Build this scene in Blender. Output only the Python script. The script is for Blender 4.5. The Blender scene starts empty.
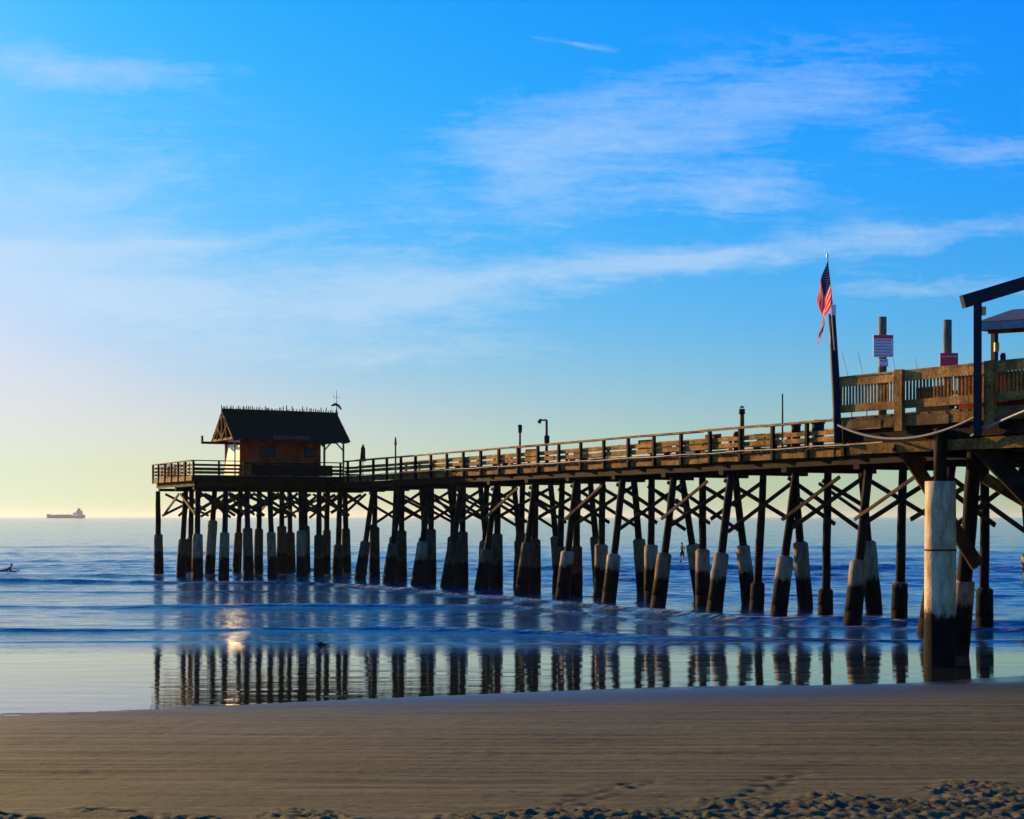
import bpy, bmesh, math, random
import numpy as np
from mathutils import Vector, Matrix
R = math.radians
rnd = random.Random(11)
scene = bpy.context.scene
col = scene.collection

# ------------------------------------------------------------------ frame
F = 1560.0; HOR = 517.0; CX = 512.0; CAMH = 4.2
def P(px, py, d):
    """world point seen at pixel (px,py) when it stands d metres out to sea"""
    return Vector(((px - CX) * d / F, d, CAMH - (py - HOR) * d / F))
TH = math.atan(820 / F)
U = Vector((-math.sin(TH), math.cos(TH), 0)); V = Vector((math.cos(TH), math.sin(TH), 0)); ZZ = Vector((0, 0, 1))
O = Vector((-11.72, 109.5, 0))
def W(u, v, z): return O + U * u + V * v + ZZ * z
def u_at(px, v):
    """distance along the pier of the line v = const at picture column px"""
    k = (px - CX) / F
    a = O + V * v
    return (a.x - k * a.y) / (k * U.y - U.x)

# ------------------------------------------------------------------ helpers
class MB:
    def __init__(s): s.v = []; s.f = []
    def box(s, c, size, ax=(Vector((1,0,0)), Vector((0,1,0)), Vector((0,0,1))), j=0.0):
        a, b, d = ax; n = len(s.v)
        for sz in (-1, 1):
            for sx, sy in ((-1,-1),(1,-1),(1,1),(-1,1)):
                p = Vector(c) + a*(sx*size[0]/2) + b*(sy*size[1]/2) + d*(sz*size[2]/2)
                if j: p += Vector((rnd.uniform(-j,j), rnd.uniform(-j,j), rnd.uniform(-j,j)))
                s.v.append(p)
        for q in ((0,3,2,1),(4,5,6,7),(0,1,5,4),(1,2,6,5),(2,3,7,6),(3,0,4,7)):
            s.f.append([n+i for i in q])
        return s
    def bar(s, p0, p1, w, h, up=ZZ, j=0.0):
        """timber from p0 to p1: w across, h along up"""
        p0 = Vector(p0); p1 = Vector(p1); a = (p1-p0); L = a.length; a.normalize()
        b = up.cross(a).normalized(); d = a.cross(b).normalized()
        return s.box((p0+p1)/2, (L, w, h), (a, b, d), j)
    def tube(s, p0, p1, r0, r1, seg=12, rings=1, j=0.0, cap=True):
        p0 = Vector(p0); p1 = Vector(p1); a = (p1-p0).normalized()
        t = Vector((1,0,0)) if abs(a.x) < .8 else Vector((0,1,0))
        b = a.cross(t).normalized(); d = a.cross(b); n = len(s.v)
        for i in range(rings+1):
            k = i/rings; c = p0.lerp(p1, k); r = r0+(r1-r0)*k
            if j and 0 < i < rings: c = c + b*rnd.uniform(-j,j)+d*rnd.uniform(-j,j)
            for q in range(seg):
                an = 2*math.pi*q/seg; rr = r*(1+(rnd.uniform(-j,j)/max(r,.05) if j else 0))
                s.v.append(c + b*math.cos(an)*rr + d*math.sin(an)*rr)
        for i in range(rings):
            for q in range(seg):
                s.f.append([n+i*seg+q, n+i*seg+(q+1)%seg, n+(i+1)*seg+(q+1)%seg, n+(i+1)*seg+q])
        if cap:
            s.f.append([n+q for q in range(seg)][::-1]); s.f.append([n+rings*seg+q for q in range(seg)])
        return s
    def path(s, pts, r, seg=6):
        for a, b in zip(pts[:-1], pts[1:]): s.tube(a, b, r, r, seg)
        return s
    def poly(s, pts):
        n = len(s.v); s.v += [Vector(p) for p in pts]; s.f.append(list(range(n, n+len(pts)))); return s
    def prism(s, pts, off):
        """closed outline pts extruded by vector off"""
        n = len(s.v); m = len(pts); off = Vector(off)
        s.v += [Vector(p) for p in pts] + [Vector(p)+off for p in pts]
        s.f.append(list(range(n, n+m))[::-1]); s.f.append(list(range(n+m, n+2*m)))
        for i in range(m): s.f.append([n+i, n+(i+1)%m, n+m+(i+1)%m, n+m+i])
        return s
    def build(s, name, mat, parent=None, smooth=False):
        me = bpy.data.meshes.new(name)
        loc = Vector((0,0,0))
        if s.v:
            xs = [p.x for p in s.v]; ys = [p.y for p in s.v]; zs = [p.z for p in s.v]
            loc = Vector(((min(xs)+max(xs))/2, (min(ys)+max(ys))/2, min(zs)))
        me.from_pydata([tuple(p-loc) for p in s.v], [], s.f); me.update()
        bm = bmesh.new(); bm.from_mesh(me); bmesh.ops.recalc_face_normals(bm, faces=bm.faces); bm.to_mesh(me); bm.free()
        if smooth:
            me.polygons.foreach_set('use_smooth', [len(p.vertices) <= 4 for p in me.polygons])
        if mat: me.materials.append(mat)
        o = bpy.data.objects.new(name, me); col.objects.link(o)
        put(o, loc, parent)
        return o
def put(o, loc, parent):
    if parent is not None:
        o.parent = parent
        base = Vector((0,0,0)); p = parent
        while p is not None: base += Vector(p.location); p = p.parent
        o.location = loc - base
    else: o.location = loc
def tag(o, label=None, cat=None, group=None, kind=None):
    if label: o['label'] = label
    if cat: o['category'] = cat
    if group: o['group'] = group
    if kind: o['kind'] = kind
    return o
def thing(name, loc, label, cat, group=None):
    o = bpy.data.objects.new(name, None); o.empty_display_size = .2; col.objects.link(o); o.location = loc
    return tag(o, label, cat, group)

# ------------------------------------------------------------------ materials
def new_mat(name):
    m = bpy.data.materials.new(name); m.use_nodes = True
    nt = m.node_tree; b = nt.nodes['Principled BSDF']
    return m, nt, b
def N(nt, t, **kw):
    n = nt.nodes.new(t)
    for k, v in kw.items():
        if hasattr(n, k): setattr(n, k, v)
        else: n.inputs[k].default_value = v
    return n
def ramp(nt, fac, stops):
    r = nt.nodes.new('ShaderNodeValToRGB'); e = r.color_ramp.elements
    while len(e) < len(stops): e.new(.5)
    for i, (p, c) in enumerate(stops): e[i].position = p; e[i].color = (*c, 1) if len(c) == 3 else c
    nt.links.new(fac, r.inputs[0]); return r.outputs[0]
def noise(nt, vec, scale, detail=4, rough=.55):
    n = N(nt, 'ShaderNodeTexNoise'); n.inputs['Scale'].default_value = scale
    n.inputs['Detail'].default_value = detail; n.inputs['Roughness'].default_value = rough
    if vec is not None: nt.links.new(vec, n.inputs['Vector'])
    return n.outputs[0]
def mapping(nt, vec, scale=(1,1,1), rot=(0,0,0)):
    m = N(nt, 'ShaderNodeMapping'); m.inputs['Scale'].default_value = scale; m.inputs['Rotation'].default_value = rot
    nt.links.new(vec, m.inputs['Vector']); return m.outputs[0]
def pos(nt): return N(nt, 'ShaderNodeNewGeometry').outputs['Position']
def mixc(nt, fac, a, b, mode='MIX'):
    m = N(nt, 'ShaderNodeMix', data_type='RGBA', blend_type=mode)
    for i, x in ((0, fac), (6, a), (7, b)):
        if isinstance(x, (int, float)): m.inputs[i].default_value = x
        elif isinstance(x, tuple): m.inputs[i].default_value = (*x, 1)
        else: nt.links.new(x, m.inputs[i])
    return m.outputs[2]
def mth(nt, op, a, b=None, c=None, clamp=False):
    m = N(nt, 'ShaderNodeMath', operation=op); m.use_clamp = clamp
    for i, x in enumerate((a, b, c)):
        if x is None: continue
        if isinstance(x, (int, float)): m.inputs[i].default_value = x
        else: nt.links.new(x, m.inputs[i])
    return m.outputs[0]
def bump(nt, b, h, strength=.5, dist=.02):
    n = N(nt, 'ShaderNodeBump'); n.inputs['Strength'].default_value = strength; n.inputs['Distance'].default_value = dist
    nt.links.new(h, n.inputs['Height']); nt.links.new(n.outputs[0], b.inputs['Normal']); return n

def wood(name, dark, light, stretch=(1, 1, 1), rough=.8):
    m, nt, b = new_mat(name)
    p = pos(nt)
    g = noise(nt, mapping(nt, p, stretch), 6, 8, .65)
    big = noise(nt, p, 1.5, 4)
    c = ramp(nt, g, [(.3, dark), (.7, light)])
    c = mixc(nt, mth(nt, 'MULTIPLY', ramp(nt, big, [(.4, (0,0,0)), (.65, (1,1,1))]), .8), c, tuple(x*.6 for x in dark))
    rn = N(nt, 'ShaderNodeObjectInfo').outputs['Random']
    c = mixc(nt, 1.0, c, ramp(nt, rn, [(0, (.6,.6,.62)), (1, (1.15,1.1,1.05))]), 'MULTIPLY')
    nt.links.new(c, b.inputs['Base Color']); b.inputs['Roughness'].default_value = rough; b.inputs['Specular IOR Level'].default_value = .08
    bump(nt, b, g, .6, .02)
    return m
# grain runs along the pier for boards, upright for piles
M_board = wood('weathered_board', (.09,.042,.012), (.60,.32,.08), (2.2,2.2,2.2))
M_rail = wood('pale_rail', (.16,.08,.025), (.78,.44,.13), (2.2,2.2,2.2))  # brighter copy of the board wood, used for the rails
M_litbrace = wood('sunlit_brace', (.07,.04,.02), (.30,.18,.08), (2,2,2))  # lighter copy of the brace timber, sunlight put into its colour
M_plank = wood('deck_plank', (.13,.08,.04), (.34,.23,.13), (2,2,2))
M_timber = wood('dark_timber', (.007,.005,.004), (.028,.018,.011), (2,2,2))  # darkened further so the colour carries the shade under the deck
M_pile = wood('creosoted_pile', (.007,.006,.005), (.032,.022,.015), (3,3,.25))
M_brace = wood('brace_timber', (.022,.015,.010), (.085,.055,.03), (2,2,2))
M_post = wood('grey_post', (.10,.075,.05), (.28,.22,.15), (3,3,.3))
def flat(name, c, rough=.6, metal=0, n=.25, sc=5):
    m, nt, b = new_mat(name)
    k = noise(nt, pos(nt), sc, 6, .6)
    cc = ramp(nt, k, [(.3, tuple(x*(1-n) for x in c)), (.7, tuple(min(1, x*(1+n)) for x in c))])
    nt.links.new(cc, b.inputs['Base Color']); b.inputs['Roughness'].default_value = rough; b.inputs['Metallic'].default_value = metal
    if max(c) < .1: b.inputs['Specular IOR Level'].default_value = .1
    bump(nt, b, k, .2, .01)
    return m
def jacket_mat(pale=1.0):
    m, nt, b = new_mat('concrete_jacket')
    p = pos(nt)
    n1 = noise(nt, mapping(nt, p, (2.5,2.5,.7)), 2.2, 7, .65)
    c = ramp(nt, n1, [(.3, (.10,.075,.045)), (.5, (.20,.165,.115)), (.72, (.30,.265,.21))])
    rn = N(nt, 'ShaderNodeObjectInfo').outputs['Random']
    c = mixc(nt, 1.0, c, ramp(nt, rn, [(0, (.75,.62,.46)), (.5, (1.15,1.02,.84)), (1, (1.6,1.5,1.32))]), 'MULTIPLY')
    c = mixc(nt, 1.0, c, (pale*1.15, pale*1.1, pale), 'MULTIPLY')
    sep = N(nt, 'ShaderNodeSeparateXYZ'); nt.links.new(p, sep.inputs[0])
    n2 = noise(nt, mapping(nt, p, (3,3,.9)), 2.2, 8, .7)
    hgt = mth(nt, 'ADD', sep.outputs[2], mth(nt, 'MULTIPLY', mth(nt, 'SUBTRACT', n2, .5), 1.15))
    hgt = mth(nt, 'ADD', hgt, mth(nt, 'MULTIPLY', rn, -.35))
    wet = ramp(nt, mth(nt, 'MULTIPLY', hgt, .5), [(.62, (1,1,1)), (.70, (0,0,0))])
    rust = ramp(nt, mth(nt, 'MULTIPLY', hgt, .4), [(.45, (1,1,1)), (.68, (0,0,0))])
    c = mixc(nt, mth(nt, 'MULTIPLY', rust, .55), c, (.16,.085,.035))
    n3 = noise(nt, p, 14, 6, .7)
    growth = ramp(nt, n3, [(.35, (.002,.002,.003)), (.7, (.014,.010,.008))])
    c = mixc(nt, wet, c, growth)
    nt.links.new(c, b.inputs['Base Color']); b.inputs['Roughness'].default_value = .8; b.inputs['Specular IOR Level'].default_value = .08
    bump(nt, b, n3, .7, .05)
    return m
M_jacket = jacket_mat()
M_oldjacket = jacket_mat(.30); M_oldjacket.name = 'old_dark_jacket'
M_dark = flat('dark_painted_wood', (.015,.015,.02), .6)
M_navy = flat('navy_painted_timber', (.012,.016,.03), .5)
M_metal = flat('dull_metal', (.25,.25,.26), .4, .8)
M_rust = flat('rusty_iron', (.09,.05,.03), .7)
M_rope = flat('grey_cable', (.26,.22,.20), .6)
M_white = flat('white_paint', (.78,.76,.72), .5, n=.06)
M_red = flat('red_paint', (.92,.02,.05), .45, n=.08)
M_signface = flat('faded_sign_face', (.80,.72,.74), .5, n=.05)
M_ink = flat('sign_ink', (.10,.08,.16), .5, n=.1)
M_hutwall = wood('red_brown_cladding', (.30,.032,.008), (.62,.09,.02), (1,1,6))
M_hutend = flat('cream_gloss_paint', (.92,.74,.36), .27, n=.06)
M_thatch = None
def thatch():
    m, nt, b = new_mat('dark_thatch'); p = pos(nt)
    n1 = noise(nt, mapping(nt, p, (9,9,1.2)), 3, 8, .7)
    c = ramp(nt, n1, [(.3, (.006,.009,.006)), (.75, (.035,.042,.022))])
    nt.links.new(c, b.inputs['Base Color']); b.inputs['Roughness'].default_value = .95; b.inputs['Specular IOR Level'].default_value = .05; bump(nt, b, n1, 1, .12); return m
M_thatch = thatch()
M_glass, _nt, _b = new_mat('window_glass'); _b.inputs['Base Color'].default_value = (.03,.02,.02,1); _b.inputs['Roughness'].default_value = .5; _b.inputs['Specular IOR Level'].default_value = .2
M_pblue = flat('blue_painted_fascia', (.14,.20,.24), .5)
M_skin = flat('skin', (.32,.17,.10), .5, n=.05); M_hair = flat('dark_hair', (.02,.014,.01), .7)
M_wetsuit = flat('black_wetsuit', (.012,.012,.015), .5); M_surf = flat('surfboard_foam', (.75,.72,.62), .35, n=.04)
M_hull = flat('ship_hull', (.16,.10,.08), .6); M_super = flat('ship_superstructure', (.55,.48,.40), .6)
M_lampglass = flat('lamp_housing', (.03,.03,.03), .85)
M_amber = flat('amber_lantern', (.6,.35,.08), .4)
M_orange = flat('orange_letters', (.55,.13,.03), .6)

RG, RP, GG, GP, BG = 2.5, 2.75, 1.22, 1.08, 1.0
# ------------------------------------------------------------------ sky, sun, camera
SUN_AZ = R(44)         # measured to the left of straight out to sea
SUN_EL = R(13)
w = bpy.data.worlds.new('World'); scene.world = w; w.use_nodes = True
nt = w.node_tree; nt.nodes.clear()
out = N(nt, 'ShaderNodeOutputWorld'); bg = N(nt, 'ShaderNodeBackground'); bg.inputs['Strength'].default_value = .06
sky = N(nt, 'ShaderNodeTexSky', sky_type='NISHITA'); sky.sun_disc = False
sky.sun_elevation = SUN_EL; sky.sun_rotation = -SUN_AZ; sky.altitude = 0; sky.air_density = 1.0; sky.dust_density = .6; sky.ozone_density = 2.2
STR = .11
tc = N(nt, 'ShaderNodeTexCoord').outputs['Generated']
sp = N(nt, 'ShaderNodeSeparateXYZ'); nt.links.new(tc, sp.inputs[0])
# film-like grade of the sky light: reds fall off quickly away from the glow, blues hold
sc_ = N(nt, 'ShaderNodeSeparateColor'); nt.links.new(sky.outputs[0], sc_.inputs[0])
elc = mth(nt, 'MINIMUM', mth(nt, 'MAXIMUM', sp.outputs[2], 0.0), .32)
def curve(x, gains, p0, p1, cap):
    """gain and contrast of one colour channel as they change with height above the horizon"""
    lg = ramp(nt, sp.outputs[2], [(e_, ((math.log(g_)+2)/6,)*3) for e_, g_ in zip((0, .03, .07, .12, .2, .32, .6, 1.0), gains)])
    lg = mth(nt, 'SUBTRACT', mth(nt, 'MULTIPLY', lg, 6.0), 2.0)
    pw = mth(nt, 'ADD', mth(nt, 'MULTIPLY', elc, p1), p0)
    v = mth(nt, 'MULTIPLY', mth(nt, 'EXPONENT', lg), mth(nt, 'POWER', mth(nt, 'MULTIPLY', x, STR), pw))
    d_ = mth(nt, 'POWER', mth(nt, 'ADD', mth(nt, 'POWER', mth(nt, 'DIVIDE', v, cap), 6.0), 1.0), 1/6)
    return mth(nt, 'DIVIDE', mth(nt, 'DIVIDE', v, d_), STR)
rr = curve(sc_.outputs[0], (.80,.725,.80,.80,1.083,2.46,2.2,2.0), .773, 9.4, .76)
gg = curve(sc_.outputs[1], (.907,.825,.765,.775,.86,1.068,1.12,1.0), .59, 1.461, .92)
bb = curve(sc_.outputs[2], (.95,.80,.902,1.095,1.22,1.04,.60,.38), .739, -2.641, 1.15)
cc_ = N(nt, 'ShaderNodeCombineColor'); nt.links.new(rr, cc_.inputs[0]); nt.links.new(gg, cc_.inputs[1]); nt.links.new(bb, cc_.inputs[2])
# thin high cloud: wisps laid out by direction over the sea
front = mth(nt, 'MAXIMUM', sp.outputs[1], .05)
cmb = N(nt, 'ShaderNodeCombineXYZ'); nt.links.new(mth(nt, 'DIVIDE', sp.outputs[0], front), cmb.inputs[0]); nt.links.new(mth(nt, 'DIVIDE', sp.outputs[2], front), cmb.inputs[1])
def cnoise(scale, rot, sc, detail, loc=(0,0,0), dist=.3):
    mp = N(nt, 'ShaderNodeMapping'); mp.inputs['Scale'].default_value = scale; mp.inputs['Rotation'].default_value = (0,0,rot); mp.inputs['Location'].default_value = loc
    nt.links.new(cmb.outputs[0], mp.inputs['Vector'])
    n = N(nt, 'ShaderNodeTexNoise'); n.inputs['Scale'].default_value = sc; n.inputs['Detail'].default_value = detail; n.inputs['Roughness'].default_value = .6; n.inputs['Distortion'].default_value = dist
    nt.links.new(mp.outputs[0], n.inputs['Vector']); return n
wn = cnoise((1, 2.5, 1), 0, 7, 5, (4, 2, 0))
off = N(nt, 'ShaderNodeVectorMath', operation='SUBTRACT'); nt.links.new(wn.outputs['Color'], off.inputs[0]); off.inputs[1].default_value = (.5,.5,.5)
of2 = N(nt, 'ShaderNodeVectorMath', operation='MULTIPLY'); nt.links.new(off.outputs[0], of2.inputs[0]); of2.inputs[1].default_value = (.16,.045,0)
wv_ = N(nt, 'ShaderNodeVectorMath', operation='ADD'); nt.links.new(cmb.outputs[0], wv_.inputs[0]); nt.links.new(of2.outputs[0], wv_.inputs[1])
tot = None
for (cx, cy, rx, ry, rot, st) in ((80,66,230,36,-8,1.2),(600,135,400,130,12,.80),(800,100,340,90,10,.58),(740,190,320,44,3,.70),(520,160,160,90,-20,.5),(615,43,50,9,-4,.8),
        (110,300,520,120,4,1.25),(430,290,420,70,6,1.0),(710,258,420,34,4,1.25),(950,284,240,34,3,.7),(150,245,400,24,4,.8),(380,352,420,34,2,.7),
        (985,150,200,44,-6,.75),(920,226,340,26,0,.6),(60,190,380,160,8,.62),(20,400,220,50,0,.35)):
    mp = N(nt, 'ShaderNodeMapping', vector_type='TEXTURE'); mp.inputs['Location'].default_value = ((cx-CX)/F, (HOR-cy)/F, 0)
    mp.inputs['Rotation'].default_value = (0,0,R(rot)); mp.inputs['Scale'].default_value = (rx/F, ry/F, 1)
    nt.links.new(wv_.outputs[0], mp.inputs['Vector'])
    g = N(nt, 'ShaderNodeTexGradient', gradient_type='QUADRATIC_SPHERE'); nt.links.new(mp.outputs[0], g.inputs['Vector'])
    v = mth(nt, 'MULTIPLY', g.outputs['Fac'], st); tot = v if tot is None else mth(nt, 'ADD', tot, v)
w1 = cnoise((1.2, 4.2, 1), R(-9), 7, 10, (1.3, .2, 0), .6); w2 = cnoise((1.6, 10, 1), R(-12), 16, 12, (7, 1, 0), .9); w3 = cnoise((5, 9, 1), R(20), 14, 8, (2, 5, 0), 1.5)
wisp = mth(nt, 'ADD', mth(nt, 'MULTIPLY', w1.outputs[0], .8), mth(nt, 'MULTIPLY', w2.outputs[0], .55))
wisp = mth(nt, 'ADD', wisp, mth(nt, 'MULTIPLY', w3.outputs[0], .30))
# cover grows out of the noise where the bank is thick and frays where it is thin
cf = mth(nt, 'SUBTRACT', mth(nt, 'ADD', wisp, mth(nt, 'MULTIPLY', tot, .62)), .93)
cf = mth(nt, 'MULTIPLY', mth(nt, 'MAXIMUM', cf, 0.0), .9)
cf = mth(nt, 'MULTIPLY', cf, mth(nt, 'MINIMUM', mth(nt, 'MULTIPLY', tot, 4.0), 1.0))
cf = mth(nt, 'MINIMUM', cf, .50)
cf = mth(nt, 'MULTIPLY', cf, ramp(nt, sp.outputs[1], [(.05, (0,0,0)), (.4, (1,1,1))]))
ccol = ramp(nt, sp.outputs[2], [(.02, (.72/STR/10,.79/STR/10,.66/STR/10)), (.14, (.66/STR/10,.79/STR/10,.93/STR/10)), (.3, (.46/STR/10,.66/STR/10,1.0/STR/10))])
cs = N(nt, 'ShaderNodeVectorMath', operation='SCALE'); nt.links.new(ccol, cs.inputs[0]); cs.inputs['Scale'].default_value = 10
nt.links.new(mixc(nt, cf, cc_.outputs[0], cs.outputs[0]), bg.inputs['Color']); nt.links.new(bg.outputs[0], out.inputs[0])

sd = bpy.data.lights.new('sun', 'SUN'); sd.energy = 5.0; sd.angle = R(.5); sd.color = (1.0, .64, .25)
so = bpy.data.objects.new('sun', sd); col.objects.link(so)
tosun = Vector((-math.sin(SUN_AZ)*math.cos(SUN_EL), math.cos(SUN_AZ)*math.cos(SUN_EL), math.sin(SUN_EL)))
so.rotation_euler = tosun.to_track_quat('Z', 'Y').to_euler(); so.location = (-30, 60, 40)
cd = bpy.data.cameras.new('camera'); cam = bpy.data.objects.new('camera', cd); col.objects.link(cam)
cam.location = (0, 0, CAMH); cam.rotation_euler = (R(90), 0, 0)
cd.sensor_width = 36; cd.lens = F*36/1024; cd.shift_y = (HOR-409.5)/1024; cd.clip_start = .5; cd.clip_end = 60000
scene.camera = cam
scene.view_settings.view_transform = 'Standard'; scene.view_settings.look = 'None'; scene.view_settings.gamma = 1; scene.view_settings.exposure = math.log2(.11/.06)

# ------------------------------------------------------------------ ground and water
rs = np.random.RandomState(5)
def waves(X, Y, n, lmin, lmax, spread, amp, seed):
    r = np.random.RandomState(seed); z = np.zeros_like(X)
    for i in range(n):
        L = lmin*(lmax/lmin)**r.rand(); a = r.normal(0, spread); k = 2*np.pi/L
        z += amp*(L/lmax)**.8*np.sin(k*(X*np.sin(a)+Y*np.cos(a))+r.rand()*6.283)
    return z/np.sqrt(n)
def grid_obj(name, xs, ys, zf, mat, attrs=None):
    X, Y = xs, ys; Z = zf(X, Y)
    nr, nc = X.shape
    me = bpy.data.meshes.new(name)
    co = np.stack([X, Y, Z], -1).reshape(-1, 3).astype(np.float32)
    idx = np.arange(nr*nc).reshape(nr, nc)
    q = np.stack([idx[:-1,:-1], idx[:-1,1:], idx[1:,1:], idx[1:,:-1]], -1).reshape(-1, 4)
    me.vertices.add(len(co)); me.vertices.foreach_set('co', co.ravel())
    me.loops.add(q.size); me.loops.foreach_set('vertex_index', q.ravel().astype(np.int32))
    me.polygons.add(len(q)); me.polygons.foreach_set('loop_start', (np.arange(len(q))*4).astype(np.int32))
    me.polygons.foreach_set('loop_total', np.full(len(q), 4, np.int32))
    me.update(calc_edges=True); me.polygons.foreach_set('use_smooth', np.ones(len(q), bool))
    if attrs:
        for k, fn in attrs.items():
            a = me.attributes.new(k, 'FLOAT', 'POINT'); a.data.foreach_set('value', fn(X, Y).ravel().astype(np.float32))
    me.materials.append(mat); o = bpy.data.objects.new(name, me); col.objects.link(o); return o

SHORE = 33.8
def sstep(a, b, x): t = np.clip((x-a)/(b-a), 0, 1); return t*t*(3-2*t)
def swell_list():
    # crest line as (x, distance) points, height, width, seed, x-from, x-to
    f = lambda d: ((-99, 99), (d, d))
    return [(((-60,-14,1.4,9,20),(101,98,77,63,61)),.27,1.3,5,-99,99), (((-60,0,7,20),(73.5,72,59,56.5)),.22,.9,3,-99,99), (((-60,-5,5,20),(58.5,57.5,53.5,52)),.17,.7,1,-99,99),
            (((-60,-3,20),(53.5,52,50)),.05,.5,2,-20,30), (f(67),.05,.9,4,0,99), (f(82),.16,1.2,14,2,99), (f(88),.07,1.0,15,-99,0), (f(102),.36,1.9,6,3,99), (f(111),.18,2.2,12,-99,99),
            (f(124),.38,2.4,7,-2,99), (f(146),.26,3.2,8,-99,0), (f(152),.26,3.0,9,0,99), (f(178),.24,4,10,-99,99), (f(215),.26,5,11,-99,99)]
def crest(X, Y):
    z = np.zeros_like(X); f = np.zeros_like(X)
    for (ln, h, wd, sd_, x0, x1) in swell_list():
        yc = np.interp(X, ln[0], ln[1]) + waves(X, np.zeros_like(X), 6, 5, 60, 1.5, 1.7, 100+sd_)*.8
        m = sstep(x0-8, x0+8, X)*(1-sstep(x1-8, x1+8, X))
        hh = h*m*np.clip(.75+.6*waves(X, X*0, 5, 4, 40, 1.5, 1, 200+sd_), .1, 2)
        t = (Y-yc)/wd
        g = np.where(t < 0, np.exp(-(t/.42)**2), np.exp(-(t/1.3)**2))
        z += hh*g
        f += np.clip(hh/.25, 0, 1)*(np.exp(-((Y-yc+.15*wd)/(.35*wd))**2)+.45*np.exp(-((Y-yc-1.2*wd)/(1.1*wd))**2))
    return z, f
def water_z(X, Y):
    z, f = crest(X, Y)
    chop = sstep(47, 60, Y+waves(X, Y*0, 4, 5, 30, 1.5, 2.0, 41))
    fade = 1-sstep(300, 900, Y)
    z = z*fade + chop*fade*(.45+.55*sstep(75,125,Y))*((.9+.8*sstep(70,100,Y+1.2*X))*waves(X, Y, 48, .8, 4, .5, .060, 21) + waves(X, Y, 10, 6, 22, .35, .07, 22))
    z += .0065*waves(X, Y, 30, .4, 2.5, .55, 1.0, 23)*(1-chop)*.35
    z += .022*np.clip(52-Y, 0, 30)
    return z
def sand_z(X, Y):
    SH = SHORE+.4+.22*np.clip(X, -14, 16)+.45*waves(X, X*0, 4, 5, 30, 1.5, 1, 30)
    base = np.where(Y < SH, .36+.045*np.clip(SH-Y,0,3)+.021*np.clip(SH-Y-3,0,None), .36-.035*(Y-SH))
    base = base+np.where(Y<SH, -.0210*(SH-SHORE), 0)*(1-sstep(26,34,Y))
    z = base + .012*waves(X, Y, 6, 3, 14, .7, 1, 31)*sstep(0, 3, np.abs(SHORE-Y)+1.5)
    dry = 1-sstep(28, 33, Y)
    # wheel ruts and rake lines running along the beach
    warp = .25*waves(X, X*0, 4, 8, 50, 1.5, 1, 32)
    z += dry*(.018*waves(X*.03, Y+warp, 18, .25, 1.2, .02, 1, 33)+.006*waves(X*.06, Y+warp, 14, .12, .3, .03, 1, 43)*(waves(X, Y, 5, 1.5, 7, 1.2, 1, 44)>0))*(.6+.5*waves(X, Y, 5, 2, 9, 1.2, 1, 34))
    z += dry*.0065*waves(X, Y, 60, .10, .6, 1.3, 1, 35)*(.6+.5*waves(X, Y, 8, 1, 6, 1.4, 1, 45))
    # two diagonal wheel tracks
    for (xa, ya, xb, yb, s_) in ((2.2, 17.6, 4.1, 21.8, 1), (.1, 17.8, 1.8, 20.9, 2)):
        t = (Y-ya)/(yb-ya); xc = xa+(xb-xa)*t+.15*waves(Y, Y*0, 3, .8, 3, 1.5, 1, 50+s_)
        m = np.exp(-((X-xc)/.28)**2)*sstep(-.1, .05, t)*(1-sstep(.85, 1.0, t))
        z += m*(-.012+.03*waves(X, Y, 30, .12, .6, 1.4, 1, 60+s_))
    # trampled soft sand nearest the camera
    edge = 17.7 + np.clip(X+.5, 0, 12)*.33 + .25*waves(X, Y*0, 6, 1, 9, 1.5, 1, 36) + .75*waves(X, Y, 14, .5, 3, 1.5, 1, 39)
    soft = 1-sstep(-.35, .5, Y-edge)
    prints = sstep(.9, 1.5, waves(X, Y, 24, .35, 1.6, 1.5, 1, 46))*(1-sstep(1.0, 2.6, Y-edge))
    z -= .05*prints*(1-soft)
    lump = waves(X, Y, 80, .10, .5, 1.6, 1, 37)
    z += soft*(.045*np.abs(lump)*(.55+.6*np.abs(waves(X, Y, 10, .8, 3, 1.5, 1, 48)))+.03*waves(X, Y, 50, .08, .3, 1.6, 1, 38)) + soft*.03
    z -= 0
    return z
def water_mat():
    m, nt, b = new_mat('sea_water'); p = pos(nt)
    sep = N(nt, 'ShaderNodeSeparateXYZ'); nt.links.new(p, sep.inputs[0]); y = sep.outputs[1]
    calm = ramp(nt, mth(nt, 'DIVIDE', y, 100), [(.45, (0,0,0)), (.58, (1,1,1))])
    n1 = noise(nt, mapping(nt, p, (.35,1.3,1)), 2.2, 6, .6)
    n2 = noise(nt, mapping(nt, p, (.14,.5,1)), 1.0, 5, .6)
    h = mth(nt, 'ADD', mth(nt, 'MULTIPLY', n1, .12), n2)
    bp = bump(nt, b, h, 1.0, .30)
    nt.links.new(mth(nt, 'ADD', mth(nt, 'MULTIPLY', calm, .75), .05), bp.inputs['Strength'])
    fo = N(nt, 'ShaderNodeAttribute'); fo.attribute_name = 'foam'
    fn = noise(nt, mapping(nt, p, (.5,1.6,1)), 3.0, 7, .7)
    ff = mth(nt, 'MULTIPLY', fo.outputs['Fac'], ramp(nt, fn, [(.47, (0,0,0)), (.57, (1,1,1))]))
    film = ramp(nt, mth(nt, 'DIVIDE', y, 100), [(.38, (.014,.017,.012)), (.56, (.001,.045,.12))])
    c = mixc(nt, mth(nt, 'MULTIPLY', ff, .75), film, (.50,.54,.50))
    nt.links.new(c, b.inputs['Base Color'])
    nt.links.new(mth(nt, 'ADD', mth(nt, 'MULTIPLY', ff, .4), mth(nt, 'ADD', .03, mth(nt, 'MULTIPLY', calm, .05))), b.inputs['Roughness'])
    b.inputs['IOR'].default_value = 1.36
    return m
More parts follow.
